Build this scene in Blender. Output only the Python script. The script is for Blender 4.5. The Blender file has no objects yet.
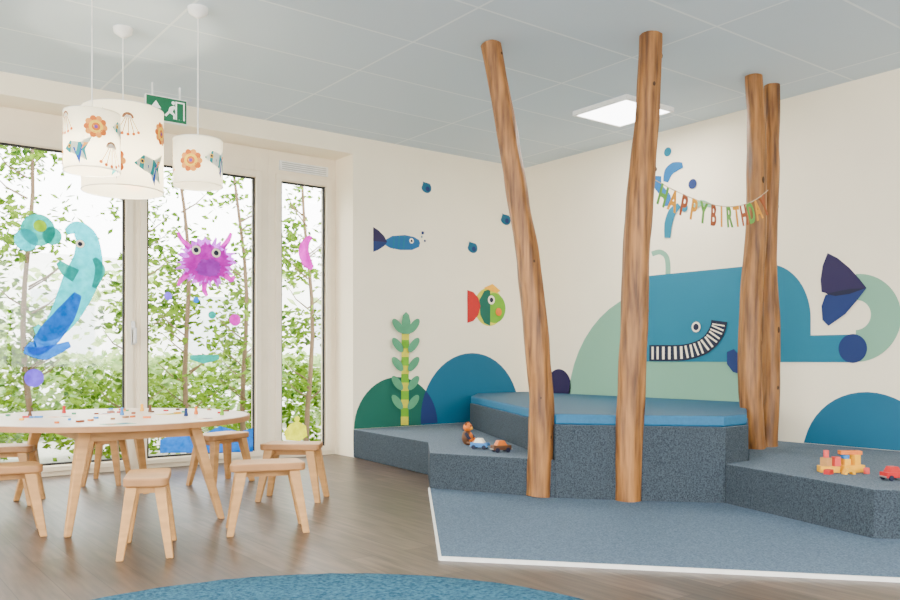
import bpy, math, random
from mathutils import Vector, Matrix, noise
random.seed(7)
F=840.0; HC=0.85; YH=358.0; CX=-5.679; CY=-6.233; CO=0.7963; SI=0.6050; CEIL=2.75
sc=bpy.context.scene
# ---------- measuring helpers (survey of the room from the reference) ----------
def room(X,Y): return (CX+CO*X+SI*Y, CY-SI*X+CO*Y)
def dirs(u):
    k=(u-450)/F
    return CO*k+SI, -SI*k+CO
def onz(u,v,z=0.0):
    Y=(HC-z)*F/(v-YH); return room((u-450)/F*Y,Y)
def atd(u,v,Y):
    x,y=room((u-450)/F*Y,Y); return Vector((x,y,HC+(YH-v)*Y/F))
def PY(u,v,c=0.0):
    dx,dy=dirs(u); t=(c-CY)/dy; return (CX+t*dx, HC+(YH-v)*t/F, t)
def PX(u,v,c=0.0):
    dx,dy=dirs(u); t=(c-CX)/dx; return (CY+t*dy, HC+(YH-v)*t/F, t)
# ---------- materials ----------
def lin(c):
    o=[]
    for x in c[:3]:
        x=x/255.0
        o.append(x/12.92 if x<=0.04045 else ((x+0.055)/1.055)**2.4)
    return (o[0],o[1],o[2],1.0)
def mat(name,col,rough=0.6,metal=0.0,var=0.06,scale=20.0,bump=0.0,stretch=None,emit=0.0,col2=None,detail=4.0,spec=None):
    m=bpy.data.materials.new(name); m.use_nodes=True
    nt=m.node_tree; n=nt.nodes; l=nt.links
    b=n['Principled BSDF']
    b.inputs['Roughness'].default_value=rough; b.inputs['Metallic'].default_value=metal
    if spec is not None: b.inputs['Specular IOR Level'].default_value=spec
    tc=n.new('ShaderNodeTexCoord'); mp=n.new('ShaderNodeMapping')
    l.new(tc.outputs['Object'],mp.inputs['Vector'])
    if stretch: mp.inputs['Scale'].default_value=stretch
    ns=n.new('ShaderNodeTexNoise'); ns.inputs['Scale'].default_value=scale; ns.inputs['Detail'].default_value=detail
    l.new(mp.outputs['Vector'],ns.inputs['Vector'])
    rp=n.new('ShaderNodeValToRGB')
    c=lin(col)
    if col2 is None:
        a=tuple(max(0,x*(1-var)) for x in c[:3])+(1,); d=tuple(min(1,x*(1+var)) for x in c[:3])+(1,)
    else: a=c; d=lin(col2)
    rp.color_ramp.elements[0].color=a; rp.color_ramp.elements[1].color=d
    rp.color_ramp.elements[0].position=0.32; rp.color_ramp.elements[1].position=0.68
    l.new(ns.outputs['Fac'],rp.inputs['Fac']); l.new(rp.outputs['Color'],b.inputs['Base Color'])
    if bump>0:
        bp=n.new('ShaderNodeBump'); bp.inputs['Strength'].default_value=bump; bp.inputs['Distance'].default_value=0.01
        l.new(ns.outputs['Fac'],bp.inputs['Height']); l.new(bp.outputs['Normal'],b.inputs['Normal'])
    if emit>0:
        l.new(rp.outputs['Color'],b.inputs['Emission Color']); b.inputs['Emission Strength'].default_value=emit
    return m
WALLC=(252,240,214)
m_wall=mat('wall_paint',WALLC,0.8,var=0.015,scale=3)
m_frame=mat('window_wood_paint',(240,227,202),0.45,var=0.03,scale=8)
m_gasket=mat('black_gasket',(24,24,24),0.6)
m_metal=mat('brushed_steel',(190,190,190),0.3,1.0)
m_white=mat('white_plastic',(240,240,238),0.4)
m_trim=mat('white_trim',(235,235,230),0.5)
m_birch=mat('birch_wood',(196,146,90),0.45,var=0.14,scale=6,stretch=(1,1,6),bump=0.05,spec=0.3)
m_birch2=mat('birch_wood_edge',(166,118,72),0.5,var=0.12,scale=10)
m_lam=mat('white_laminate',(226,204,182),0.3,var=0.02)
m_trunk=mat('peeled_trunk_wood',(86,50,20),0.5,scale=5,stretch=(7,7,0.6),bump=0.8,col2=(172,116,58),detail=10)
m_knot=mat('trunk_knot',(62,38,20),0.7)
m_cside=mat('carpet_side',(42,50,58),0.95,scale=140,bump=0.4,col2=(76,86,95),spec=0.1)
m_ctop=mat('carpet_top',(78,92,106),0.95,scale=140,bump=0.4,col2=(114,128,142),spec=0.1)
m_cmat=mat('carpet_flat',(70,88,106),0.95,scale=130,bump=0.4,col2=(106,124,142),spec=0.1)
m_rug=mat('rug_blue',(26,68,92),0.95,scale=70,bump=1.0,col2=(68,114,136),spec=0.1)
m_matt=mat('mattress_blue',(4,78,112),0.6,var=0.08,scale=60,bump=0.05)
m_matt2=mat('mattress_side',(14,94,134),0.6,var=0.08,scale=60)
m_teal=mat('mural_teal',(0,110,138),0.7,var=0.02,scale=3)
m_teal2=mat('mural_teal_dark',(0,92,124),0.7,var=0.02,scale=3)
m_sage=mat('mural_sage',(122,170,144),0.7,var=0.02,scale=3)
m_green=mat('mural_green',(0,92,76),0.7,var=0.02,scale=3)
m_navy=mat('mural_navy',(16,42,100),0.7,var=0.02,scale=3)
m_dark=mat('mural_dark_navy',(32,20,68),0.7,var=0.02,scale=3)
m_blue=mat('mural_blue',(4,94,150),0.7,var=0.02,scale=3)
m_cream=mat('mural_cream',WALLC,0.7,var=0.02,scale=3)
m_black=mat('mural_black',(12,20,50),0.7,var=0.02,scale=3)
m_red=mat('paint_red',(190,16,24),0.5)
m_pink=mat('paint_pink',(218,76,70),0.5)
m_yel=mat('paint_yellow',(245,176,20),0.5)
m_lime=mat('mural_lime',(110,172,30),0.7)
m_lime2=mat('mural_pale_lime',(214,206,50),0.7)
m_seal=mat('mural_seaweed_leaf',(78,152,112),0.7)
m_orange=mat('paint_orange',(220,112,20),0.5)
m_brown=mat('toy_brown',(96,58,30),0.6)
m_tblue=mat('toy_blue',(50,125,195),0.5)
m_egreen=mat('exit_green',(0,96,62),0.4,emit=0.1)
m_ewhite=mat('exit_white',(240,245,240),0.4,emit=0.4)
m_gold=mat('foil_gold',(214,146,30),0.35,0.4)
m_copper=mat('foil_copper',(150,74,38),0.35,0.4)
m_mint=mat('foil_green',(90,150,56),0.4,0.2)
m_string=mat('string',(190,170,140),0.8)
m_bark=mat('hedge_bark',(104,84,62),0.9)
m_ground=mat('gravel_ground',(150,150,135),0.95,scale=30,col2=(190,188,175))
m_house=mat('render_facade',(245,245,243),0.9,emit=0.4)  # emission gives the facade an added glow
def glassmat():
    m=bpy.data.materials.new('window_glass'); m.use_nodes=True; nt=m.node_tree; n=nt.nodes; l=nt.links
    n.remove(n['Principled BSDF']); o=n['Material Output']
    t=n.new('ShaderNodeBsdfTransparent'); g=n.new('ShaderNodeBsdfGlossy'); g.inputs['Roughness'].default_value=0.02
    mx=n.new('ShaderNodeMixShader'); mx.inputs[0].default_value=0.04
    l.new(t.outputs[0],mx.inputs[1]); l.new(g.outputs[0],mx.inputs[2]); l.new(mx.outputs[0],o.inputs[0]); return m
m_glass=glassmat()
def decal(name,col,a=0.88):
    m=bpy.data.materials.new(name); m.use_nodes=True; nt=m.node_tree; n=nt.nodes; l=nt.links
    n.remove(n['Principled BSDF']); o=n['Material Output']
    d=n.new('ShaderNodeBsdfDiffuse'); tr=n.new('ShaderNodeBsdfTranslucent'); t=n.new('ShaderNodeBsdfTransparent')
    ns=n.new('ShaderNodeTexNoise'); ns.inputs['Scale'].default_value=22; ns.inputs['Detail'].default_value=6
    tc=n.new('ShaderNodeTexCoord'); l.new(tc.outputs['Object'],ns.inputs['Vector'])
    rp=n.new('ShaderNodeValToRGB'); c=lin(col); rp.color_ramp.elements[0].color=c
    rp.color_ramp.elements[0].position=0.3; rp.color_ramp.elements[1].position=0.7
    rp.color_ramp.elements[1].color=tuple(min(1,x*1.4+0.02) for x in c[:3])+(1,)
    l.new(ns.outputs['Fac'],rp.inputs['Fac']); l.new(rp.outputs[0],d.inputs[0]); l.new(rp.outputs[0],tr.inputs[0]); l.new(rp.outputs[0],t.inputs[0])
    m1=n.new('ShaderNodeMixShader'); m1.inputs[0].default_value=0.5; l.new(d.outputs[0],m1.inputs[1]); l.new(tr.outputs[0],m1.inputs[2])
    m2=n.new('ShaderNodeMixShader'); m2.inputs[0].default_value=a; l.new(t.outputs[0],m2.inputs[1]); l.new(m1.outputs[0],m2.inputs[2])
    l.new(m2.outputs[0],o.inputs[0]); return m
d_aqua=decal('glass_paint_aqua',(0,170,184)); d_blue=decal('glass_paint_blue',(0,96,190)); d_pink=decal('glass_paint_magenta',(176,8,156))
d_yel=decal('glass_paint_yellow',(210,210,10)); d_teal=decal('glass_paint_teal',(0,140,132)); d_vio=decal('glass_paint_violet',(95,65,205)); d_lil=decal('glass_paint_lilac',(175,60,200))
def leafmat(name,c1,c2):
    m=bpy.data.materials.new(name); m.use_nodes=True; nt=m.node_tree; n=nt.nodes; l=nt.links
    n.remove(n['Principled BSDF']); o=n['Material Output']
    d=n.new('ShaderNodeBsdfDiffuse'); tr=n.new('ShaderNodeBsdfTranslucent')
    ns=n.new('ShaderNodeTexNoise'); ns.inputs['Scale'].default_value=9
    tc=n.new('ShaderNodeTexCoord'); l.new(tc.outputs['Object'],ns.inputs['Vector'])
    rp=n.new('ShaderNodeValToRGB'); rp.color_ramp.elements[0].color=lin(c1); rp.color_ramp.elements[1].color=lin(c2)
    rp.color_ramp.elements[0].position=0.35; rp.color_ramp.elements[1].position=0.65
    l.new(ns.outputs['Fac'],rp.inputs['Fac']); l.new(rp.outputs[0],d.inputs[0]); l.new(rp.outputs[0],tr.inputs[0])
    m1=n.new('ShaderNodeMixShader'); m1.inputs[0].default_value=0.45; l.new(d.outputs[0],m1.inputs[1]); l.new(tr.outputs[0],m1.inputs[2])
    l.new(m1.outputs[0],o.inputs[0]); return m
m_leaf=leafmat('leaf_green',(40,76,14),(124,158,42)); m_leaf2=leafmat('leaf_hazed',(120,158,90),(190,210,140))  # second material: bright haze painted into the hedge's pale colour
def shademat():
    m=bpy.data.materials.new('lamp_paper'); m.use_nodes=True; nt=m.node_tree; n=nt.nodes; l=nt.links
    n.remove(n['Principled BSDF']); o=n['Material Output']
    d=n.new('ShaderNodeBsdfDiffuse'); tr=n.new('ShaderNodeBsdfTranslucent'); e=n.new('ShaderNodeEmission')
    ns=n.new('ShaderNodeTexNoise'); ns.inputs['Scale'].default_value=14
    tc=n.new('ShaderNodeTexCoord'); l.new(tc.outputs['Object'],ns.inputs['Vector'])
    rp=n.new('ShaderNodeValToRGB'); rp.color_ramp.elements[0].color=lin((242,232,206)); rp.color_ramp.elements[1].color=lin((252,247,226))
    l.new(ns.outputs['Fac'],rp.inputs['Fac'])
    for x in (d,tr,e): l.new(rp.outputs[0],x.inputs[0])
    e.inputs[1].default_value=0.45
    m1=n.new('ShaderNodeMixShader'); m1.inputs[0].default_value=0.5; l.new(d.outputs[0],m1.inputs[1]); l.new(tr.outputs[0],m1.inputs[2])
    a=n.new('ShaderNodeAddShader'); l.new(m1.outputs[0],a.inputs[0]); l.new(e.outputs[0],a.inputs[1]); l.new(a.outputs[0],o.inputs[0]); return m
m_shade=shademat()
def floormat():
    m=bpy.data.materials.new('vinyl_planks'); m.use_nodes=True; nt=m.node_tree; n=nt.nodes; l=nt.links; b=n['Principled BSDF']
    tc=n.new('ShaderNodeTexCoord'); mp=n.new('ShaderNodeMapping'); mp.inputs['Rotation'].default_value=(0,0,math.pi/2)
    l.new(tc.outputs['Object'],mp.inputs['Vector'])
    br=n.new('ShaderNodeTexBrick'); br.offset=0.37; br.inputs['Scale'].default_value=1; br.inputs['Brick Width'].default_value=1.2
    br.inputs['Row Height'].default_value=0.15; br.inputs['Mortar Size'].default_value=0.0018; br.inputs['Bias'].default_value=0
    br.inputs['Color1'].default_value=lin((70,58,50)); br.inputs['Color2'].default_value=lin((98,83,73)); br.inputs['Mortar'].default_value=lin((36,30,26))
    l.new(mp.outputs[0],br.inputs['Vector'])
    mp2=n.new('ShaderNodeMapping'); mp2.inputs['Scale'].default_value=(14,1.2,1); l.new(tc.outputs['Object'],mp2.inputs['Vector'])
    ns=n.new('ShaderNodeTexNoise'); ns.inputs['Scale'].default_value=2.5; ns.inputs['Detail'].default_value=8; l.new(mp2.outputs[0],ns.inputs['Vector'])
    rp=n.new('ShaderNodeValToRGB'); rp.color_ramp.elements[0].color=(0.55,0.54,0.53,1); rp.color_ramp.elements[1].color=(1.3,1.27,1.24,1)
    rp.color_ramp.elements[0].position=0.35; rp.color_ramp.elements[1].position=0.65
    l.new(ns.outputs['Fac'],rp.inputs['Fac'])
    mx=n.new('ShaderNodeMix'); mx.data_type='RGBA'; mx.blend_type='MULTIPLY'; mx.inputs[0].default_value=1
    l.new(br.outputs['Color'],mx.inputs[6]); l.new(rp.outputs[0],mx.inputs[7]); l.new(mx.outputs[2],b.inputs['Base Color'])
    b.inputs['Roughness'].default_value=0.36; b.inputs['Specular IOR Level'].default_value=0.4
    bp=n.new('ShaderNodeBump'); bp.inputs['Strength'].default_value=0.12; bp.inputs['Distance'].default_value=0.004
    l.new(ns.outputs['Fac'],bp.inputs['Height']); l.new(bp.outputs[0],b.inputs['Normal'])
    return m
m_floor=floormat()
def ceilmat():
    m=bpy.data.materials.new('ceiling_tiles'); m.use_nodes=True; nt=m.node_tree; n=nt.nodes; l=nt.links; b=n['Principled BSDF']
    tc=n.new('ShaderNodeTexCoord'); br=n.new('ShaderNodeTexBrick'); br.offset=0.0; br.inputs['Scale'].default_value=1
    br.inputs['Brick Width'].default_value=1.25; br.inputs['Row Height'].default_value=0.625; br.inputs['Mortar Size'].default_value=0.008
    br.inputs['Color1'].default_value=lin((196,211,224)); br.inputs['Color2'].default_value=lin((201,216,229)); br.inputs['Mortar'].default_value=lin((226,235,242))
    mp=n.new('ShaderNodeMapping'); mp.inputs['Location'].default_value=(0.3,0.2,0); l.new(tc.outputs['Object'],mp.inputs[0]); l.new(mp.outputs[0],br.inputs['Vector'])
    l.new(br.outputs['Color'],b.inputs['Base Color']); b.inputs['Roughness'].default_value=0.9; return m
m_ceil=ceilmat()
m_led=bpy.data.materials.new('led_diffuser'); m_led.use_nodes=True
_b=m_led.node_tree.nodes['Principled BSDF']; _b.inputs['Emission Color'].default_value=(1,1,1,1); _b.inputs['Emission Strength'].default_value=10
# ---------- mesh builder ----------
class MB:
    def __init__(s): s.v=[];s.f=[];s.mi=[];s.mats=[];s.sm=[]
    def idx(s,m):
        if m not in s.mats: s.mats.append(m)
        return s.mats.index(m)
    def add(s,vs,fs,m,smooth=False):
        o=len(s.v); s.v+= [tuple(v) for v in vs]; i=s.idx(m)
        for f in fs: s.f.append([o+k for k in f]); s.mi.append(i); s.sm.append(smooth)
    def box(s,a,b,m,M=None):
        vs=[Vector((x,y,z)) for x in (a[0],b[0]) for y in (a[1],b[1]) for z in (a[2],b[2])]
        if M: vs=[M@v for v in vs]
        s.add(vs,[(0,1,3,2),(4,6,7,5),(0,4,5,1),(2,3,7,6),(0,2,6,4),(1,5,7,3)],m)
    def prism(s,poly,z0,z1,ms,mt=None,M=None):
        n=len(poly); mt=mt or ms
        A=sum(poly[i][0]*poly[(i+1)%n][1]-poly[(i+1)%n][0]*poly[i][1] for i in range(n))
        if A<0: poly=poly[::-1]
        vs=[Vector((p[0],p[1],z0)) for p in poly]+[Vector((p[0],p[1],z1)) for p in poly]
        if M: vs=[M@v for v in vs]
        s.add(vs,[(i,(i+1)%n,n+(i+1)%n,n+i) for i in range(n)]+[tuple(range(n-1,-1,-1))],ms)
        s.add(vs[n:],[tuple(range(n))],mt)
    def tube(s,pts,rad,m,n=12,sm=True,wob=0,flat=1.0):
        vs=[];fs=[]
        pts=[Vector(p) for p in pts]
        for i,p in enumerate(pts):
            d=(pts[min(i+1,len(pts)-1)]-pts[max(i-1,0)]).normalized()
            ref=Vector((0,0,1)) if abs(d.z)<0.9 else Vector((1,0,0))
            a=d.cross(ref).normalized(); b=d.cross(a)
            for k in range(n):
                t=2*math.pi*k/n; r=rad[i]
                if wob: r*=1+wob*noise.noise(Vector((math.cos(t)*1.3,math.sin(t)*1.3,p.z*2.2+pts[0].x*9)))+wob*0.4*noise.noise(Vector((math.cos(t)*4,math.sin(t)*4,p.z*6+pts[0].x*9)))
                vs.append(p+a*math.cos(t)*r+b*math.sin(t)*r*flat)
        L=len(pts)
        for i in range(L-1):
            for k in range(n):
                fs.append((i*n+k,i*n+(k+1)%n,(i+1)*n+(k+1)%n,(i+1)*n+k))
        s.add(vs,fs,m,sm)
        s.add(vs[:n],[tuple(range(n-1,-1,-1))],m); s.add(vs[-n:],[tuple(range(n))],m)
    def ell(s,c,r,m,nu=14,nv=9,M=None):
        vs=[];fs=[]
        for j in range(nv+1):
            ph=math.pi*j/nv
            for i in range(nu):
                th=2*math.pi*i/nu
                v=Vector((c[0]+r[0]*math.sin(ph)*math.cos(th),c[1]+r[1]*math.sin(ph)*math.sin(th),c[2]+r[2]*math.cos(ph)))
                vs.append(M@v if M else v)
        for j in range(nv):
            for i in range(nu):
                fs.append((j*nu+i,(j+1)*nu+i,(j+1)*nu+(i+1)%nu,j*nu+(i+1)%nu))
        s.add(vs,fs,m,True)
    def build(s,name,parent=None,bevel=0,fix=True):
        me=bpy.data.meshes.new(name); me.from_pydata(s.v,[],s.f); 
        for m in s.mats: me.materials.append(m)
        for p,i,q in zip(me.polygons,s.mi,s.sm): p.material_index=i; p.use_smooth=q
        me.update()
        ob=bpy.data.objects.new(name,me); sc.collection.objects.link(ob)
        if parent: ob.parent=parent
        if bevel:
            md=ob.modifiers.new('bevel','BEVEL'); md.width=bevel; md.segments=2; md.limit_method='ANGLE'
            wd=ob.modifiers.new('weld','WELD'); wd.merge_threshold=0.0001
            ob.modifiers.move(1,0)
        return ob
def empty(name,loc=(0,0,0),rz=0):
    e=bpy.data.objects.new(name,None); e.location=loc; e.rotation_euler=(0,0,rz); sc.collection.objects.link(e); return e
def rotz(a,loc=(0,0,0)): return Matrix.Translation(Vector(loc))@Matrix.Rotation(a,4,'Z')
# ---------- room shell ----------
XL,YR=-8.6,-8.6
def simple(name,a,b,m,bev=0):
    q=MB(); q.box(a,b,m); return q.build(name,bevel=bev)
simple('floor',(XL,YR,-0.1),(0,0.4,0),m_floor)
simple('ceiling',(XL,YR,CEIL),(0.15,0.4,CEIL+0.15),m_ceil)
simple('wall_right',(0,YR-0.15,-0.1),(0.15,0.4,CEIL),m_wall)
FX=PY(353,400)[0]
q=MB(); q.box((FX,0,-0.1),(0,0.4,CEIL),m_wall); q.box((XL,0,2.60),(FX,0.4,CEIL),m_wall); q.box((XL,0,-0.1),(-6.1,0.4,2.60),m_wall); q.box((-6.1,0.38,-0.1),(FX,0.4,0.0),m_wall)
q.build('wall_window_side')
q=MB(); a=XL-0.15
q.box((a,YR,-0.1),(XL,0.4,0.7),m_wall); q.box((a,YR,2.45),(XL,0.4,CEIL),m_wall); q.box((a,YR,0.7),(XL,-7.6,2.45),m_wall); q.box((a,-1,0.7),(XL,0.4,2.45),m_wall)  # opening added in the unseen left wall to let in sky light
q.build('wall_left')
q=MB(); a=YR-0.15
q.box((XL-0.15,a,-0.1),(0,YR,0.7),m_wall); q.box((XL-0.15,a,2.45),(0,YR,CEIL),m_wall); q.box((XL-0.15,a,0.7),(-7.6,YR,2.45),m_wall); q.box((-1.5,a,0.7),(0,YR,2.45),m_wall)  # opening added behind the camera so sky light fills the room
q.build('wall_rear')
simple('baseboard_window_side',(FX-0.0,-0.012,0),(-1.9,0,0.06),m_trim)
q=MB()
for y in (-7.6,-6,-4.4,-2.8,-1.06): q.box((XL-0.1,y,0.7),(XL-0.04,y+0.06,2.45),m_frame)
q.build('window_5')  # bars of the added, out-of-view left opening
q=MB()
for x in (-7.6,-6.1,-4.6,-3.1,-1.56): q.box((x,YR-0.1,0.7),(x+0.06,YR-0.04,2.45),m_frame)
q.build('window_6')  # bars of the added opening behind the camera
# windows
ZT,ZB=2.35,0.08
spans=[(-6.0,-5.05),(-4.85,PY(125,0,0.3)[0]),(PY(147,0,0.3)[0],PY(255,0,0.3)[0]),(PY(281,0,0.3)[0],PY(325,0,0.3)[0])]
edges=[-6.1]+[(spans[i][1]+spans[i+1][0])/2 for i in range(3)]+[FX]
for i,(a,b) in enumerate(spans):
    q=MB(); l,r=edges[i],edges[i+1]
    y0,y1=0.30,0.37
    q.box((l,y0,0),(a,y1,2.6),m_frame); q.box((b,y0,0),(r,y1,2.6),m_frame)
    q.box((a,y0,ZT),(b,y1,2.6),m_frame); q.box((a,y0,0),(b,y1,ZB),m_frame)
    w=0.055
    q.box((a-w,y0-0.022,ZB-0.045),(a-0.006,y0,ZT+w),m_frame); q.box((b+0.006,y0-0.022,ZB-0.045),(b+w,y0,ZT+w),m_frame)
    q.box((a-0.006,y0-0.022,ZT+0.006),(b+0.006,y0,ZT+w),m_frame); q.box((a-0.006,y0-0.022,ZB-0.045),(b+0.006,y0,ZB-0.006),m_frame)
    g=0.015
    q.box((a,y0+0.005,ZB),(a+g,y0+0.03,ZT),m_gasket); q.box((b-g,y0+0.005,ZB),(b,y0+0.03,ZT),m_gasket)
    q.box((a,y0+0.005,ZT-g),(b,y0+0.03,ZT),m_gasket); q.box((a,y0+0.005,ZB),(b,y0+0.03,ZB+g),m_gasket)
    e=empty('window_%d'%(i+1))
    q.build('frame',e,bevel=0.004)
    q=MB(); q.add([(a,y0+0.02,ZB),(b,y0+0.02,ZB),(b,y0+0.02,ZT),(a,y0+0.02,ZT)],[(0,1,2,3)],m_glass); q.build('pane',e)
    if i==3:
        q=MB(); q.box((a-0.02,y0-0.02,2.44),(b+0.02,y0,2.52),m_white)
        for k in range(4): q.box((a,y0-0.024,2.45+k*0.017),(b,y0-0.02,2.457+k*0.017),m_metal)
        q.build('trickle_vent',e)
    if i==2:
        hx=PY(133,325,0.28)[0]; q=MB(); q.box((hx-0.015,y0-0.03,0.95),(hx+0.015,y0-0.0,1.13),m_metal)
        q.tube([(hx,y0-0.03,1.07),(hx,y0-0.07,1.07)],[0.01,0.01],m_metal); q.box((hx-0.012,y0-0.08,0.96),(hx+0.012,y0-0.065,1.08),m_metal); q.build('handle',e,bevel=0.003)
# ---------- exterior ----------
simple('ground_outside',(-14,0.4,-0.25),(9,16,-0.1),m_ground)
q=MB(); 
def leafs(q,n,xr,yr,zr,m,size,dens):
    c=0
    while c<n:
        x=random.uniform(*xr); y=random.uniform(*yr); z=random.uniform(*zr)
        if dens(x,y,z)<random.random(): continue
        s=size*random.uniform(0.6,1.3)
        R=Matrix.Rotation(random.uniform(0,6.28),3,'Z')@Matrix.Rotation(random.uniform(-1.2,1.2),3,'X')@Matrix.Rotation(random.uniform(-1,1),3,'Y')
        vs=[R@Vector(p)*s+Vector((x,y,z)) for p in ((-1,0,0),(0,-.55,0),(1,0,0),(0,.55,0.1))]
        q.add(vs,[(0,1,2,3)],m); c+=1
stems=[]
x=-8.0
while x<2.5:
    stems.append((x,random.uniform(1.75,1.95),random.uniform(-0.2,0.2))); x+=random.uniform(0.55,0.8)
for (x,y,l) in stems:
    pts=[(x+l*t+0.05*math.sin(t*7+x),y,-0.1+3.2*t) for t in [k/8 for k in range(9)]]
    q.tube(pts,[0.030-0.018*k/8 for k in range(9)],m_bark,n=8)
    for k in range(10):
        z=random.uniform(0.3,2.5); t=(z+0.1)/3.2; bx=x+l*t; s=random.choice((-1,1))
        q.tube([(bx,y,z),(bx+s*0.15,y+random.uniform(-.1,.1),z+0.1),(bx+s*0.28,y+random.uniform(-.1,.1),z+0.22)],[0.010,0.007,0.003],m_bark,n=5)
def d1(x,y,z):
    t=(z+0.1)/3.2; dd=min(abs(x-(sx_+l_*t+0.05*math.sin(t*7+sx_))) for sx_,_,l_ in stems)
    wdt=0.21 if z<2.0 else 0.16
    col=math.exp(-(dd/wdt)**2)*(0.8 if z<1.5 else 0.8-0.15*(z-1.5))
    low=0.36 if z<0.7 else 0.0
    if x<-3.7: col*=1.15; low+=0.05
    v=noise.noise(Vector((x*2.8,y*1.5,z*2.8)))+0.5*noise.noise(Vector((x*7,y*6,z*7)))
    return max(0,(col+low)*(0.55+3.2*v))
leafs(q,27000,(-8,2.5),(1.7,2.6),(-0.1,3.2),m_leaf,0.041,d1)
q.build('espalier_tree_row')
q=MB(); leafs(q,12000,(-9,5),(4.2,5.4),(-0.1,2.0),m_leaf2,0.08,lambda x,y,z: (0.8 if z<0.9 else 0.05)+1.0*noise.noise(Vector((x*.9,y,z*.9))))
q.build('background_hedge')
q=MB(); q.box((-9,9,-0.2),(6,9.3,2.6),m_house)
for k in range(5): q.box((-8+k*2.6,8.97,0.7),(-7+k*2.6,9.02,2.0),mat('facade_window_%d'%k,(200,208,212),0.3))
q.build('neighbour_building')
# ---------- platforms ----------
B=room(-0.16,6.10); C=room(-0.13,5.41); D=room(0.63,5.03)
P2=room(1.13,4.92); P3=room(1.59,4.85); L0=room(0.177,7.43)
x,z,t=PY(476,0); LW=(x,-0.002)
pod=empty('carpeted_play_podium')
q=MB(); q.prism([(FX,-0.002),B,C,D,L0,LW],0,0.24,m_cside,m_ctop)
q.build('low_tier',pod,bevel=0.008)
P4=room(1.78,5.01)
W4=(-0.003,PX(748,410)[0])
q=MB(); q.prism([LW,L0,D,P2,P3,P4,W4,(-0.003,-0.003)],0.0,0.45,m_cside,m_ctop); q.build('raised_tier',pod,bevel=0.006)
def inset(poly,d):
    cx=sum(p[0] for p in poly)/len(poly); cy=sum(p[1] for p in poly)/len(poly)
    o=[]
    for p in poly:
        v=Vector((p[0]-cx,p[1]-cy)); L=v.length; v*= (L-d)/L; o.append((cx+v.x,cy+v.y))
    return o
mp=inset([LW,L0,D,P2,P3,P4,W4,(-0.01,-0.01)],0.012)
q=MB(); q.prism(mp,0.4505,0.515,m_matt2,m_matt); q.build('floor_mattress',bevel=0.012)
Q1=room(1.97,3.90); Q2=room(3.3,3.72)
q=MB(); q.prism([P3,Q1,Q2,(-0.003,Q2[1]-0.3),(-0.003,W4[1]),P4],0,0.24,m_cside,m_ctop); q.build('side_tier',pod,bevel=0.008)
E1=room(-0.135,5.41); E2=room(-0.042,3.53); E3=room(3.4,2.85)
q=MB(); q.prism([E1,E2,E3,(-0.003,E3[1]-0.2),(-0.003,Q2[1]-0.3),Q2,Q1,P3,P2,D,C],0.0,0.012,m_cmat); q.build('floor_carpet')
def strip(a,b,w):
    d=(Vector(b)-Vector(a)).normalized(); n=Vector((-d.y,d.x))*w
    return [tuple(Vector(a)-n),tuple(Vector(b)-n),tuple(Vector(b)+n),tuple(Vector(a)+n)]
q=MB(); q.prism(strip(E1,E2,0.006),0,0.016,m_trim); q.prism(strip(E2,E3,0.006),0,0.0165,m_trim); q.build('trim_1')
# rug
cx,cy=room(-0.385,2.05)
q=MB(); prof=[(1.2,0.0),(1.205,0.012),(1.19,0.02)]+[(1.19-k*0.119,0.02) for k in range(1,10)]
n=128; vs=[];fs=[]
for j,(r,z) in enumerate(prof):
    for k in range(n):
        a=2*math.pi*k/n; vs.append((cx+r*math.cos(a),cy+r*math.sin(a),z+(0.003*noise.noise(Vector((r*20,a*25,0))) if j>1 else 0)))
for j in range(len(prof)-1):
    for k in range(n): fs.append((j*n+k,j*n+(k+1)%n,(j+1)*n+(k+1)%n,(j+1)*n+k))
fs.append(tuple((len(prof)-1)*n+k for k in range(n)))
q.add(vs,fs,m_rug,True); q.build('round_rug')
# ---------- trunks ----------
def trunk(pts,w,Y0,Y1,zb):
    P=[];R=[]
    n=len(pts)
    for i,(u,v) in enumerate(pts):
        t=i/(n-1); Y=Y0+(Y1-Y0)*t; P.append(atd(u,v,Y)); R.append(w[i]/2*Y/F)
    P[0].z=CEIL; P[-1].z=zb
    PP=[];RR=[]
    for i in range(n-1):
        p0=P[max(i-1,0)];p1=P[i];p2=P[i+1];p3=P[min(i+2,n-1)]
        for k in range(10):
            t=k/10; v=0.5*((2*p1)+(p2-p0)*t+(2*p0-5*p1+4*p2-p3)*t*t+(3*p1-p0-3*p2+p3)*t**3)
            v.x+=0.008*noise.noise(Vector((v.z*4,1,p1.x))); PP.append(v); RR.append((R[i]*(1-t)+R[i+1]*t)*(1+0.05*noise.noise(Vector((v.z*4,3,P[0].x)))))
    PP.append(P[-1]); RR.append(R[-1])
    q=MB(); q.tube(PP,RR,m_trunk,n=36,wob=0.14)
    for k in range(4):
        i=random.randrange(3,len(PP)-5); a=random.uniform(3.2,5.8); c=PP[i]+Vector((math.cos(a),math.sin(a),0))*RR[i]*0.93
        q.ell(c,(0.010,0.010,0.018*random.uniform(.6,1.3)),m_knot,10,8)
    return q.build('tree_trunk_column')
trunk([(490,43),(501,100),(517,190),(529,270),(537,345),(541,420),(540,498)],[20,20,22,23,25,25,26],5.07,5.10,0.012)
trunk([(652,34),(646,130),(638,230),(634,330),(630,420),(628,502)],[22,24,27,27,26,27],4.94,4.96,0.012)
trunk([(754,76),(757,150),(756,230),(751,310),(750,390),(757,450)],[17,18,20,21,22,19],5.66,5.66,0.24)
trunk([(772,80),(771,170),(769,260),(771,330),(771,400),(769,446)],[15,16,16,17,17,17],5.85,5.80,0.24)
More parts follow.
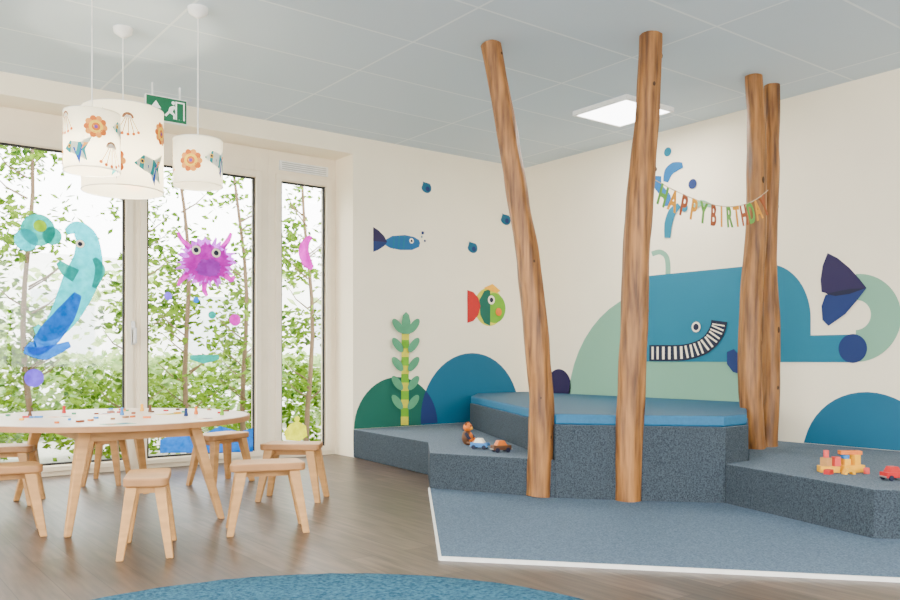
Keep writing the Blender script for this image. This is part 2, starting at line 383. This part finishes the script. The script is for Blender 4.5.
# ---------- murals ----------
def circ(c,r,a0=0,a1=360,n=48):
    return [(c[0]+r*math.cos(math.radians(a0+(a1-a0)*k/n)),c[1]+r*math.sin(math.radians(a0+(a1-a0)*k/n))) for k in range(n+(0 if a1-a0>=360 else 1))]
class Mural(MB):
    def __init__(s,plane,k=0): super().__init__(); s.p=plane; s.k=k; s.step=0.0012
    def poly(s,pts,m,floorz=None):
        s.k+=1; d=0.0005+s.step*s.k
        if floorz is not None: pts=[(a,max(b,floorz)) for a,b in pts]
        n=len(pts)
        if s.p=='y': vs=[(a,-d,b) for a,b in pts]
        elif s.p=='x': vs=[(-d,a,b) for a,b in pts]
        else: vs=[(a,s.p-d,b) for a,b in pts]
        s.add(vs,[tuple(range(n))],m)
    def fn(s): return PX if s.p=='x' else (PY if s.p=='y' else (lambda u,v: PY(u,v,s.p)))
    def px(s,pts,m,**k):
        f=s.fn(); s.poly([f(u,v)[:2] for u,v in pts],m,**k)
    def disc(s,u,v,r,m,a0=0,a1=360,**k):
        a,b,t=s.fn()(u,v); s.poly(circ((a,b),r*t/F,a0,a1),m,**k)
    def stroke(s,pts,w,m):
        L=[];R=[]
        if not isinstance(w,(list,tuple)): w=[w]*len(pts)
        if len(pts)>2:   # smooth the stroke
            P=[];W=[]
            n=len(pts)
            for i in range(n-1):
                p0=Vector(pts[max(i-1,0)]);p1=Vector(pts[i]);p2=Vector(pts[i+1]);p3=Vector(pts[min(i+2,n-1)])
                for k in range(5):
                    t=k/5; P.append(tuple(0.5*((2*p1)+(p2-p0)*t+(2*p0-5*p1+4*p2-p3)*t*t+(3*p1-p0-3*p2+p3)*t**3))); W.append(w[i]*(1-t)+w[i+1]*t)
            P.append(pts[-1]); W.append(w[-1]); pts,w=P,W
        for i,(u,v) in enumerate(pts):
            a=Vector(pts[max(i-1,0)]);b=Vector(pts[min(i+1,len(pts)-1)]); d=(b-a).normalized(); nn=Vector((-d.y,d.x)); ww=w[i]/2
            L.append((u+nn.x*ww,v+nn.y*ww)); R.append((u-nn.x*ww,v-nn.y*ww))
        # quad strip keeps curved strokes clean
        s.k+=1; f=s.fn(); dd=0.0005+s.step*s.k
        def tr(p):
            a,b,_=f(*p)
            return (a,-dd,b) if s.p=='y' else ((-dd,a,b) if s.p=='x' else (a,s.p-dd,b))
        vs=[tr(p) for p in L]+[tr(p) for p in R]; n=len(L)
        s.add(vs,[(i,i+1,n+i+1,n+i) for i in range(n-1)],m)
def drop(m,u,v,s,mt,rot=0):
    pts=[]
    for k in range(24):
        a=2*math.pi*k/24; x=s*math.cos(a)*0.75; y=s*math.sin(a)
        if math.sin(a)<-0.2: x*= max(0.1,(1+math.sin(a))/0.8); 
        c,sn=math.cos(rot),math.sin(rot); pts.append((u+x*c-y*sn,v+x*sn+y*c))
    m.px(pts,mt)
m=Mural('y')
m.disc(397,427,50,m_green,0,360,floorz=0.241)
m.disc(472,416,63,m_teal2,floorz=0.241)
a1,b1,t1=PY(397,427); r1=50*t1/F; a2,b2,t2=PY(472,416); r2=63*t2/F
lens=[p for p in circ((a1,b1),r1,-90,90,80) if (p[0]-a2)**2+(p[1]-b2)**2<=r2*r2 and p[1]>0.241]
lens2=[p for p in circ((a2,b2),r2,90,270,80) if (p[0]-a1)**2+(p[1]-b1)**2<=r1*r1 and p[1]>0.241]
m.poly(lens+lens2,m_navy)
m.build('hill_mural')
m=Mural('y',4)
for k in range(12):
    v0=425-k*8.5; m.px([(400.5,v0),(408,v0),(408,v0-8.5),(400.5,v0-8.5)],m_lime if k%2 else m_lime2)
for k in range(5):
    v=402-k*19
    for s in (-1,1):
        c=(404+s*8,v); pts=[]
        for j in range(20):
            a=2*math.pi*j/20; x=3.8*math.cos(a); y=8.5*math.sin(a); r=s*0.62; pts.append((c[0]+x*math.cos(r)-y*math.sin(r),c[1]+x*math.sin(r)+y*math.cos(r)))
        m.px(pts,m_seal)
m.px([(400,334),(408,334),(408.5,322),(407,315),(404,312),(401,315),(399.5,322)],m_seal)
m.build('seaweed_mural')
m=Mural('y')
m.px([(385,240),(392,236),(405,235),(414,237),(419,240),(420,243),(419,247),(412,250),(400,250),(390,248),(385,245)],m_blue)
m.px([(373,227),(378,230),(384,236),(387,242),(373,241)],m_dark); m.px([(373,252),(378,250),(384,246),(387,242),(373,241)],m_navy)
for k in range(3): m.stroke([(394+k*5,236),(393+k*5,249)],1.2,m_teal)
m.disc(411,241,2.6,m_cream); m.disc(411,241,1.3,m_black); m.disc(422,233,1.6,m_navy); m.disc(421,237,1.0,m_teal); m.disc(424,241,1.2,m_navy)
m.build('blue_fish_mural')
m=Mural('y')
m.disc(489,307,19,m_lime2); m.disc(494,308,15,m_lime); m.px([(484,291),(490,289),(490,326),(484,323),(480,315),(479,300)],m_green)
m.px([(467,290),(473,292),(478,298),(480,306),(478,315),(473,321),(467,323)],m_red); m.disc(491,300,4.5,m_cream); m.disc(491,300,2.4,m_black); m.px([(483,288),(492,284),(500,291),(496,293)],m_yel)
m.disc(498,312,4,m_orange)
m.build('round_fish_mural')
m=Mural('y')
for (u,v) in ((426,187),(472,247),(505,219)):
    drop(m,u,v,6.5,m_teal2,-0.5); m.disc(u+1.5,v+2,2.5,m_navy)
m.build('water_drop_mural')
m=Mural('x')
m.disc(655,411,121,m_sage,floorz=0.46)
m.build('sage_hill_mural')
m=Mural('x'); m.disc(868,461,69,m_teal2,floorz=0.241); m.build('teal_hill_mural')
m=Mural('x'); m.disc(559,386,17,m_dark,floorz=0.46); m.build('boulder_mural')
m=Mural('x',1)
yl=PX(640,300)[0]; yr=PX(811,300)[0]; zt=1.55; zb=0.82; R=0.42
body=[(yl,zb),(yl,zt-0.02),(yl-0.1,zt)]+[(yr+R*0.85+R*0.85*math.cos(math.radians(a)),zt-R+R*math.sin(math.radians(a))) for a in range(90,181,5)]
tz=PX(830,335)[1]; te=PX(853,348)[0]
body+=[(yr,tz),(te,tz),(te,zb)]
a,b,t=PX(856,318); r=44*t/F; ri=15*t/F
m.poly([(a+r*math.cos(math.radians(k)),b+r*math.sin(math.radians(k))) for k in range(90,271,6)]+[(a+ri*math.cos(math.radians(k)),b+0.02+ri*math.sin(math.radians(k))) for k in range(270,89,-6)],m_sage)
m.poly(body,m_teal)
m.disc(853,348.5,14.5,m_navy)
m.px([(828,253),(838,258),(850,268),(860,279),(867,288),(850,294),(836,296),(822,292),(821,280),(823,266)],m_dark)
m.px([(867,288),(858,300),(846,314),(829,326),(823,320),(822,306),(826,295),(845,291)],m_navy)
m.px([(867,288),(850,294),(836,296),(826,294),(835,292),(850,289)],m_black)
path=[(650,353),(660,353),(672,353),(684,352.5),(694,350.5),(703,347),(711,341),(716,334),(719,327),(720,321)]
pp=[]
for i in range(len(path)-1):
    for k in range(4):
        t=k/4; pp.append((path[i][0]*(1-t)+path[i+1][0]*t,path[i][1]*(1-t)+path[i+1][1]*t))
pp.append(path[-1])
m.stroke(path,16,m_black)
s0=m.k
for i in range(1,len(pp)-2,2):
    m.k=s0; a_=pp[i]; b_=pp[i+1]; m.stroke([a_,(a_[0]*.2+b_[0]*.8,a_[1]*.2+b_[1]*.8)],12.5,m_cream)
m.disc(697,327,5.2,m_cream); m.disc(697,327,3.3,m_black)
m.px([(728,352),(735,349),(741,356),(742,374),(734,372),(728,364)],m_navy)
m.build('whale_mural')
m=Mural('x')
m.stroke([(668,277),(668,264),(666,256),(660,252),(652,254)],5,m_sage)
m.stroke([(658,176),(658,185),(662,191),(667,197),(668,206)],[7,8,8,8,6],m_blue); m.stroke([(666,182),(669,172),(675,167),(683,165)],[5,9,10,5],m_blue)
m.disc(668,152,4.5,m_teal); m.disc(693,184,5,m_navy); m.disc(685,208,4,m_teal)
m.stroke([(668,238),(669,224),(673,212),(680,205)],[6,8,8,5],m_teal); m.stroke([(694,208),(702,203),(712,206)],[4,6,4],m_sage)
m.build('water_spout_mural')
# window stickers
m=Mural(0.30); m.step=0.0004
m.stroke([(66,232),(76,228),(86,238),(88,254),(86,268),(80,282),(74,296),(66,312),(56,326),(44,334),(36,326)],[6,14,22,28,34,36,34,30,24,14,6],d_aqua)
m.stroke([(58,262),(66,270),(76,276)],[5,12,14],d_teal); m.stroke([(94,258),(100,270),(94,288)],[4,11,5],d_teal)
m.stroke([(78,294),(66,314),(50,334),(36,348),(28,344)],[8,20,24,16,6],d_blue); m.stroke([(24,350),(45,353),(70,344)],[6,14,6],d_blue)
m.disc(38,230,16,d_teal); m.disc(26,240,11,d_aqua); m.disc(52,236,9,d_teal); m.disc(40,226,6,d_yel); m.disc(34,378,9,d_vio); m.disc(80,244,4.2,m_cream); m.disc(80,244,2.2,m_black)
m.build('seahorse_window_sticker')
m=Mural(0.30); m.step=0.0004
def fuzz(cu,cv,rx,ry,n,am,mt,sd):
    rr=random.Random(sd); pts=[]
    for k in range(n):
        a=2*math.pi*k/n; f=1+am*(rr.random()-0.5)*(1 if k%2 else -0.6); pts.append((cu+rx*f*math.cos(a),cv+ry*f*math.sin(a)))
    m.px(pts,mt)
fuzz(206,262,27,23,90,0.5,d_lil,1); fuzz(207,263,22,19,80,0.4,d_pink,2); fuzz(208,268,12,9,40,0.3,d_lil,5)
for st_ in (((190,248),(182,240),(178,232)),((222,248),(228,240),(231,233)),((188,274),(181,280),(178,286)),((224,274),(231,280),(234,276)),((205,282),(204,290),(207,296))): m.stroke(list(st_),[6,5,3],d_pink)
for (uu,vv) in ((196,250),(216,253)): m.disc(uu,vv,4.6,m_cream); m.disc(uu,vv,2.6,m_black)
m.build('octopus_window_sticker')
m=Mural(0.30); m.step=0.0004
m.stroke([(311,236),(305,244),(304,254),(308,264),(313,268)],[4,9,11,10,4],d_pink); m.build('seashell_window_sticker')
m=Mural(0.30); m.step=0.0004
m.disc(235,320,6,d_pink); m.stroke([(190,357),(204,359),(219,357)],[4,9,4],d_teal); m.disc(168,296,4,d_vio); m.disc(212,315,4,d_teal); m.disc(196,300,3,d_blue)
m.build('fish_window_sticker')
m=Mural(0.30); m.step=0.0004
m.px([(160,453),(160,440),(180,432),(200,436),(220,426),(240,432),(253,428),(253,452)],d_blue); m.build('wave_window_sticker')
m=Mural(0.30); m.step=0.0004
m.px([(286,440),(284,432),(290,424),(298,421),(306,426),(307,436),(300,441)],d_yel); m.disc(297,419,3,d_yel); m.build('snail_window_sticker')
# ---------- exit sign ----------
q=MB(); c=atd(166,110,5.85); w=0.145
M=Matrix.Translation(c)
q.box((-w,-0.012,-0.088),(w,0.012,0.088),m_white,M); q.box((-w+.006,-0.016,-0.08),(w-.006,-0.012,0.08),m_egreen,M)
def ep(pts): q.add([M@Vector((x,-0.018,z)) for x,z in pts],[tuple(range(len(pts)))],m_ewhite)
ep([(-.11,0),(-.075,.05),(-.04,0),(-.062,0),(-.062,-.05),(-.088,-.05),(-.088,0)])
ep([(.06,-.06),(.125,-.06),(.125,.065),(.06,.065)])
q.add([M@Vector((x,-0.019,z)) for x,z in [(.07,-.06),(.115,-.06),(.115,.055),(.07,.055)]],[(0,1,2,3)],m_egreen)
ep([(.02,.02),(.05,.035),(.075,.0),(.065,-.005),(.05,.015),(.04,-.01),(.06,-.03),(.055,-.06),(.045,-.06),(.045,-.035),(.02,-.02),(-.005,-.05),(-.015,-.04),(.01,-.01)])
ep(circ((.045,.052),.012,n=12))
q.box((-0.1,-0.006,0.088),(-0.09,0.006,CEIL-c.z),m_white,M); q.box((0.09,-0.006,0.088),(0.1,0.006,CEIL-c.z),m_white,M)
q.build('exit_sign')
# ---------- LED panel and added fill panels ----------
def led(x,y,en=25,s=0.31):
    e=empty('ceiling_led_or_fill_panel',(x,y,CEIL)); q=MB()
    q.box((-s,-s,-0.035),(s,-s+.02,0),m_white); q.box((-s,s-.02,-0.035),(s,s,0),m_white); q.box((-s,-s+.02,-0.035),(-s+.02,s-.02,0),m_white); q.box((s-.02,-s+.02,-0.035),(s,s-.02,0),m_white)
    q.box((-s+.02,-s+.02,-0.03),(s-.02,s-.02,-0.005),m_led); q.build('panel',e)
    L=bpy.data.lights.new('led_light','AREA'); L.size=2*s-0.07; L.energy=en; L.color=(1,.95,.88); o=bpy.data.objects.new('led_light',L); o.location=(0,0,-0.045); o.parent=e; sc.collection.objects.link(o)
x,y=room((623-450)/F*6.42,6.42); led(x,y,28,0.27)
for (a,b) in ((-3.4,-6.6),(-6.6,-3.4),(-6.6,-6.6)): led(a,b,75)  # out-of-view panels added as fill light
# ---------- pendant lamps ----------
def pendant(u,Y,vtop,rad,h,seed,k0):
    rnd=random.Random(seed); p=atd(u,vtop,Y); x,y,zt=p
    e=empty('pendant_lamp',(x,y,0)); q=MB()
    n=64
    vs=[(rad*math.cos(2*math.pi*k/n),rad*math.sin(2*math.pi*k/n),z) for z in (zt-h,zt) for k in range(n)]
    q.add(vs,[(k,(k+1)%n,n+(k+1)%n,n+k) for k in range(n)],m_shade,True)
    for z in (zt-h,zt): q.tube([(rad*math.cos(2*math.pi*k/n),rad*math.sin(2*math.pi*k/n),z) for k in range(n+1)],[0.003]*(n+1),m_white,n=6)
    q.build('shade',e)
    q=MB()
    q.tube([(0,0,CEIL),(0,0,CEIL-0.03),(0,0,CEIL-0.055)],[0.055,0.05,0.012],m_white,n=24)
    q.tube([(0,0,CEIL-0.05),(0,0,zt-0.06)],[0.0035,0.0035],m_white,n=8); q.tube([(0,0,zt-0.04),(0,0,zt-0.12)],[0.02,0.02],m_white,n=16)
    for k in range(3):
        a=2.1*k; q.tube([(0,0,zt-0.04),(rad*math.cos(a),rad*math.sin(a),zt-0.003)],[0.002,0.002],m_metal,n=6)
    q.ell((0,0,zt-0.17),(0.04,0.04,0.05),m_ewhite); q.build('cord_and_canopy',e)
    q=MB(); cnt=[0]
    def w(pts,mm):
        cnt[0]+=1; R2=rad+0.001+0.00012*(cnt[0]%60)
        q.add([(R2*math.cos(s/rad),R2*math.sin(s/rad),zt-h+z) for s,z in pts],[tuple(range(len(pts)))],mm)
    N=max(5,int(2*math.pi*rad/0.20)) if h>0.29 else 5
    for k in range(N):
        s=(k+k0)*2*math.pi*rad/N; 
        for row in range(2 if h>0.29 else 1):
            z=h*(0.27+0.45*row)+rnd.uniform(-.015,.015) if h>0.29 else h*rnd.uniform(0.4,0.6)
            ss=s+row*0.09; kind=(k+row*2+seed)%3; f=rnd.uniform(1.3,1.6)*(1 if h>0.4 else 0.85)
            cnt[0]=rnd.randrange(3)
            if kind==0:
                for j in range(10):
                    a=j*math.pi/5; w(circ((ss+.038*f*math.cos(a),z+.038*f*math.sin(a)),.014*f,n=10),l_org if j%2 else l_peach)
                w(circ((ss,z),.03*f,n=20),l_yel); w(circ((ss,z),.018*f,n=16),l_org); w(circ((ss,z),.008*f,n=10),l_vio)
            elif kind==1:
                w([(ss-.07*f,z+.01),(ss-.035*f,z+.04*f),(ss+.01*f,z+.03*f),(ss+.065*f,z+.06*f),(ss+.035*f,z+.0),(ss+.045*f,z-.05*f),(ss,z-.025*f),(ss-.04*f,z-.012*f)],l_teal)
                w([(ss-.02*f,z+.01),(ss+.025*f,z+.02*f),(ss+.012*f,z-.065*f)],l_blue); w(circ((ss-.04*f,z+.017*f),.009*f,n=10),l_yel); w(circ((ss-.04*f,z+.017*f),.005*f,n=8),m_black)
                w([(ss+.02*f,z+.0),(ss+.05*f,z+.03*f),(ss+.03*f,z+.03*f)],l_peach)
            else:
                w(circ((ss,z+.03*f),.024*f,0,180,14),l_brown)
                for j in range(5):
                    a=-0.8+j*0.4; w([(ss+a*.02,z+.03*f),(ss+a*.02+.004,z+.03*f),(ss+.004+.06*f*math.sin(a),z-.04*f*math.cos(a)),(ss+.06*f*math.sin(a),z-.04*f*math.cos(a))],l_brown)
                    w(circ((ss+.06*f*math.sin(a),z-.04*f*math.cos(a)),.007*f,n=8),l_org)
    q.build('paper_motifs',e)
    L=bpy.data.lights.new('bulb','POINT'); L.energy=20; L.color=(1,.86,.62); L.shadow_soft_size=0.05; o=bpy.data.objects.new('bulb',L); o.location=(0,0,zt-h*0.72); o.parent=e; sc.collection.objects.link(o)
l_peach=mat('print_peach',(232,150,60),0.7,emit=0.2); l_teal=mat('print_teal',(0,140,146),0.7,emit=0.12); l_blue=mat('print_blue',(14,74,172),0.7,emit=0.12)
l_brown=mat('print_brown',(130,78,42),0.7,emit=0.1); l_vio=mat('print_violet',(120,60,150),0.7,emit=0.1); l_org=mat('print_orange',(210,104,14),0.7,emit=0.2); l_yel=mat('print_yellow',(245,196,50),0.7,emit=0.25)
k1=random.Random(1).random(); k2=random.Random(2).random(); k3=random.Random(3).random()
pendant(92,4.30,114,0.136,0.295,1,k1); pendant(123,4.84,111,0.222,0.465,3,k2); pendant(198,4.56,141,0.130,0.245,3,k3)
# ---------- table ----------
TCX,TCY=-1.895,4.72
tx,ty=room(TCX,TCY); TT=0.525
e=empty('round_play_table',(tx,ty,0),0)
q=MB(); R=0.75; n=96
c0=circ((0,0),R,n=n)
q.prism(c0,TT-0.030,TT-0.003,m_birch2,m_birch2); q.prism(circ((0,0),R-0.012,n=n),TT-0.003,TT,m_lam); q.build('table_top',e)
q=MB(); ax,ay=0.27,0.50; zz0,zz1=TT-0.09,TT-0.030
q.box((-ax,-ay-.012,zz0),(ax,-ay+.012,zz1),m_birch); q.box((-ax,ay-.012,zz0),(ax,ay+.012,zz1),m_birch); q.box((-ax-.012,-ay-.012,zz0),(-ax+.012,ay+.012,zz1),m_birch); q.box((ax-.012,-ay-.012,zz0),(ax+.012,ay+.012,zz1),m_birch)
q.build('apron',e)
i=0
for sx in (-1,1):
    for sy in (-1,1):
        i+=1; q=MB()
        def r_(cx,cy,z,w,d): return [(cx-w,cy-d,z),(cx+w,cy-d,z),(cx+w,cy+d,z),(cx-w,cy+d,z)]
        vs=r_(sx*.38,sy*.63,0,.016,.016)+r_(sx*.275,sy*.505,TT-0.030,.03,.034)
        q.add(vs,[(3,2,1,0),(4,5,6,7),(0,1,5,4),(1,2,6,5),(2,3,7,6),(3,0,4,7)],m_birch); q.build('leg_%d'%i,e,bevel=0.006)
def ontable(u,v): return onz(u,v,TT)
for i,(u,v,col) in enumerate(((64,413,m_red),(122,415,m_tblue),(196,414,m_orange),(142,411,m_yel),(222,415,m_lime),(30,417,m_brown),(150,412,m_brown),(186,416,m_navy))):
    x,y=ontable(u,v); q=MB(); M=Matrix.Translation((x,y,TT))
    q.tube([M@Vector((0,0,0)),M@Vector((0,0,0.004)),M@Vector((0,0,0.028))],[0.011,0.012,0.007],col,n=14); q.ell((0,0,0.035),(0.009,0.009,0.009),col,M=M); q.build('game_pawn')
for i,(u,v,col,a) in enumerate(((60,417,m_cream,.3),(105,414,m_white,1.1),(170,414,m_lime2,.5),(205,419,m_cream,.9),(118,424,m_sage,.2))):
    x,y=ontable(u,v); q=MB(); q.box((-.07,-.05,0),(.07,.05,.0015),col,rotz(a,(x,y,TT))); 
    q.box((-.05,-.03,.0015),(-.01,.03,.002),m_orange,rotz(a,(x,y,TT))); q.box((.01,-.03,.0015),(.05,.02,.002),m_teal2,rotz(a,(x,y,TT))); q.build('picture_card')
# scattered wooden craft pieces: one object
q=MB(); rr=random.Random(11); cl=[m_red,m_tblue,m_yel,m_orange,m_brown,m_birch2,m_copper,m_seal]
for k in range(34):
    a=rr.uniform(0,6.28); r=rr.uniform(0.15,0.66); M=rotz(rr.uniform(0,3),(tx+r*math.cos(a),ty+r*math.sin(a),TT)); c_=cl[k%8]; kk=k%3
    if kk==0: q.box((-.02,-.008,0),(.02,.008,.010),c_,M)
    elif kk==1: q.tube([M@Vector((0,0,0)),M@Vector((0,0,.010))],[.012,.012],c_,n=12)
    else: q.prism([(-.012,-.01),(.016,-.01),(.0,.016)],0,.009,c_,c_,M)
q.build('craft_pieces')
# ---------- stools ----------
def stool(X,Y,ang,hd=0.105):
    x,y=room(X,Y); e=empty('childrens_stool',(x,y,0),ang+math.radians(-37.2)); H=0.34; th=0.038
    o=[]; hw=0.165
    for (cx,cy,a0) in ((hw-.035,hd-.035,0),(-hw+.035,hd-.035,90),(-hw+.02,-hd+.035,180),(hw-.02,-hd+.035,270)):
        o+=circ((cx,cy),0.035,a0,a0+90,6)
    q=MB(); q.prism(o,H-th,H,m_birch2,m_birch); q.build('seat',e,bevel=0.008)
    q=MB(); q.box((-.12,-.012,H-th-.035),(.12,.012,H-th),m_birch); q.box((-.13,-.07,H-th-.03),(-.106,.07,H-th),m_birch); q.box((.106,-.07,H-th-.03),(.13,.07,H-th),m_birch); q.build('rail',e)
    i=0
    for sx in (-1,1):
        for sy in (-1,1):
            i+=1; q=MB()
            def r(cx,cy,z,w,d): return [(cx-w,cy-d,z),(cx+w,cy-d,z),(cx+w,cy+d,z),(cx-w,cy+d,z)]
            vs=r(sx*.180,sy*(hd+.008),0,.016,.015)+r(sx*.125,sy*(hd-.035),H-th,.026,.024)
            q.add(vs,[(3,2,1,0),(4,5,6,7),(0,1,5,4),(1,2,6,5),(2,3,7,6),(3,0,4,7)],m_birch); q.build('leg_%d'%i,e,bevel=0.004)
def st(u,v,ang,hd=0.105):
    Y=HC*F/(v-YH); stool((u-450)/F*Y,Y,math.radians(ang),hd)
st(148,550,106,0.092); st(0,536,30); st(4,503,10); st(107,482,100); st(221,483,60); st(267,530,16); st(293,499,-5)
# ---------- banner ----------
S=atd(652,186,4.95); S=Vector((S.x,S.y,1.91)); Eb=atd(768,190,5.48)
q=MB()
def bp(t): 
    p=S.lerp(Eb,t); p.z-=0.15*4*t*(1-t)*(0.75+0.35*t); return p
dirv=(Eb-S); dirv.z=0; dirv.normalize(); nv=Vector((dirv.y,-dirv.x,0))
off=nv*0.04
q.tube([bp(k/24)+off*math.sin(math.pi*k/24) for k in range(25)],[0.003]*25,m_string,n=6)
pos=[0.10+0.072*i for i in range(5)]+[0.465+0.064*i for i in range(8)]
cols=[m_mint,m_gold,m_copper,m_gold,m_mint,m_copper,m_gold,m_mint,m_gold,m_copper,m_mint,m_gold,m_copper]
for i,ch in enumerate("HAPPYBIRTHDAY"):
    cu=bpy.data.curves.new('t','FONT'); cu.body=ch; cu.size=0.18; cu.extrude=0.002; cu.offset=0.005; cu.align_x='CENTER'; cu.align_y='TOP'
    o=bpy.data.objects.new('t',cu); sc.collection.objects.link(o); dg=bpy.context.evaluated_depsgraph_get(); dg.update()
    me=bpy.data.meshes.new_from_object(o.evaluated_get(dg)); t=pos[i]; p=bp(t)+off*math.sin(math.pi*t); s=(bp(min(1,t+.03))-bp(t-.03)).normalized()
    up=s.cross(Vector((nv.x,nv.y,0))); 
    if up.z<0: up=-up
    Mx=Matrix((s,up,s.cross(up))).transposed().to_4x4(); Mx.translation=p+Vector((0,0,0.02)); Mx=Mx@Matrix.Diagonal((0.56 if i<5 else 0.48,1,1,1))
    q.add([Mx@v.co for v in me.vertices],[tuple(f.vertices) for f in me.polygons],cols[i])
    bpy.data.objects.remove(o); bpy.data.curves.remove(cu)
q.build('happy_birthday_banner')
# ---------- toys ----------
x,y=onz(467,445,0.24); M=rotz(-1.0,(x,y,0.2402))@Matrix.Scale(0.15,4); q=MB()
q.ell((0,0,.36),(.25,.27,.36),m_brown,M=M); q.ell((.12,0,.36),(.17,.2,.27),m_orange,M=M); q.ell((.03,0,.84),(.21,.23,.21),m_orange,M=M); q.ell((.2,0,.79),(.1,.1,.08),m_yel,M=M); q.ell((.29,0,.82),(.03,.04,.03),m_black,M=M)
for sy in (-1,1):
    q.ell((0,sy*.19,1.0),(.05,.08,.08),m_brown,M=M); q.ell((.21,sy*.09,.9),(.03,.03,.03),m_black,M=M)
    q.tube([M@Vector(p) for p in ((.02,sy*.22,.55),(.16,sy*.31,.4),(.26,sy*.26,.28))],[.012,.0115,.011],m_black,n=10); q.ell((.26,sy*.26,.27),(.08,.08,.08),m_orange,M=M)
    q.tube([M@Vector(p) for p in ((.08,sy*.16,.12),(.25,sy*.22,.115),(.4,sy*.26,.115))],[.017,.015,.0145],m_brown,n=10); q.ell((.42,sy*.27,.135),(.07,.1,.13),m_orange,M=M)
q.build('toy_bear')
def toycar(name,u,v,ang,s,mb,mc):
    x,y=onz(u,v,0.24); M=rotz(ang,(x,y,0.2402))@Matrix.Scale(s,4); q=MB()
    q.box((-.5,-.24,.12),(.5,.24,.36),mb,M); q.add([M@Vector(p) for p in ((-.32,-.22,.36),(.28,-.22,.36),(.28,.22,.36),(-.32,.22,.36),(-.2,-.18,.6),(.12,-.18,.6),(.12,.18,.6),(-.2,.18,.6))],[(0,1,5,4),(1,2,6,5),(2,3,7,6),(3,0,4,7),(4,5,6,7)],mc)
    q.box((-.56,-.2,.13),(-.5,.2,.2),m_metal,M); q.box((.5,-.2,.13),(.56,.2,.2),m_metal,M)
    for sx in (-.3,.3):
        for sy in (-.29,.21): q.tube([M@Vector((sx,sy,.12)),M@Vector((sx,sy+.08,.12))],[.12*s,.12*s],m_black,n=16)
    q.build(name,bevel=0.002)
toycar('toy_car',480,449,-1.0,0.12,m_tblue,m_cream)
toycar('toy_jeep',501,452,-0.3,0.125,m_brown,m_orange)
x,y=onz(841,472,0.24); M=rotz(-0.55,(x,y,0.2402))@Matrix.Scale(1.12,4); q=MB()
def blk(cx,cy,z,lx,ly,lz,m_,a=0): 
    q.box((-lx/2,-ly/2,0),(lx/2,ly/2,lz),m_,M@rotz(a,(cx,cy,z)))
blk(.05,0,0,.11,.06,.034,m_yel,.1); blk(.065,.0,.034,.034,.05,.05,m_yel,.25); blk(.02,.0,.034,.03,.05,.03,m_yel); blk(.045,0,.084,.10,.04,.018,m_orange,-.15)
blk(-.06,.005,0,.09,.055,.03,m_yel,-.2); blk(-.075,.0,.03,.035,.04,.04,m_birch,.3); blk(-.03,-.01,.03,.03,.03,.045,m_pink,.1); blk(.02,.0,.064,.028,.03,.018,m_tblue)
q.tube([M@Vector((-.075,0,.07)),M@Vector((-.075,0,.105))],[.014,.014],m_pink,n=18)
arc=[(.028*math.cos(math.radians(k)),.028*math.sin(math.radians(k))) for k in range(0,181,15)]; arc2=[(.014*math.cos(math.radians(k)),.014*math.sin(math.radians(k))) for k in range(180,-1,-15)]
Ma=M@Matrix.Translation((-.01,-.065,0))@Matrix.Rotation(math.pi/2,4,'X'); q.prism(arc+arc2,0,.03,m_yel,m_yel,Ma)
q.tube([M@Vector((.085,-.07,0)),M@Vector((.085,-.07,.028))],[.015,.015],m_pink,n=18); blk(-.1,-.065,0,.04,.03,.022,m_red,.6)
q.build('toy_building_blocks',bevel=0.0015)
toycar('toy_car',893,480,-0.4,0.115,m_red,m_red)
# ---------- light ----------
w=bpy.data.worlds.new('World'); sc.world=w; w.use_nodes=True; n=w.node_tree.nodes; l=w.node_tree.links
bg=n['Background']; tc=n.new('ShaderNodeTexCoord'); sx=n.new('ShaderNodeSeparateXYZ'); rp=n.new('ShaderNodeValToRGB')
rp.color_ramp.elements[0].color=(0.8,0.8,0.77,1); rp.color_ramp.elements[1].color=(0.98,0.985,0.98,1); rp.color_ramp.elements[0].position=0.45; rp.color_ramp.elements[1].position=0.6
l.new(tc.outputs['Generated'],sx.inputs[0]); mr=n.new('ShaderNodeMapRange'); mr.inputs[1].default_value=-1; mr.inputs[2].default_value=1; l.new(sx.outputs['Z'],mr.inputs[0]); l.new(mr.outputs[0],rp.inputs['Fac'])
l.new(rp.outputs[0],bg.inputs[0]); bg.inputs[1].default_value=13.5
# camera
cam=bpy.data.cameras.new('Camera'); cam.sensor_width=36; cam.lens=F*36/900; cam.shift_y=58/900; cam.clip_start=0.05
co=bpy.data.objects.new('Camera',cam); co.location=(CX,CY,HC); co.rotation_euler=(math.pi/2,0,-math.atan2(SI,CO)); sc.collection.objects.link(co); sc.camera=co
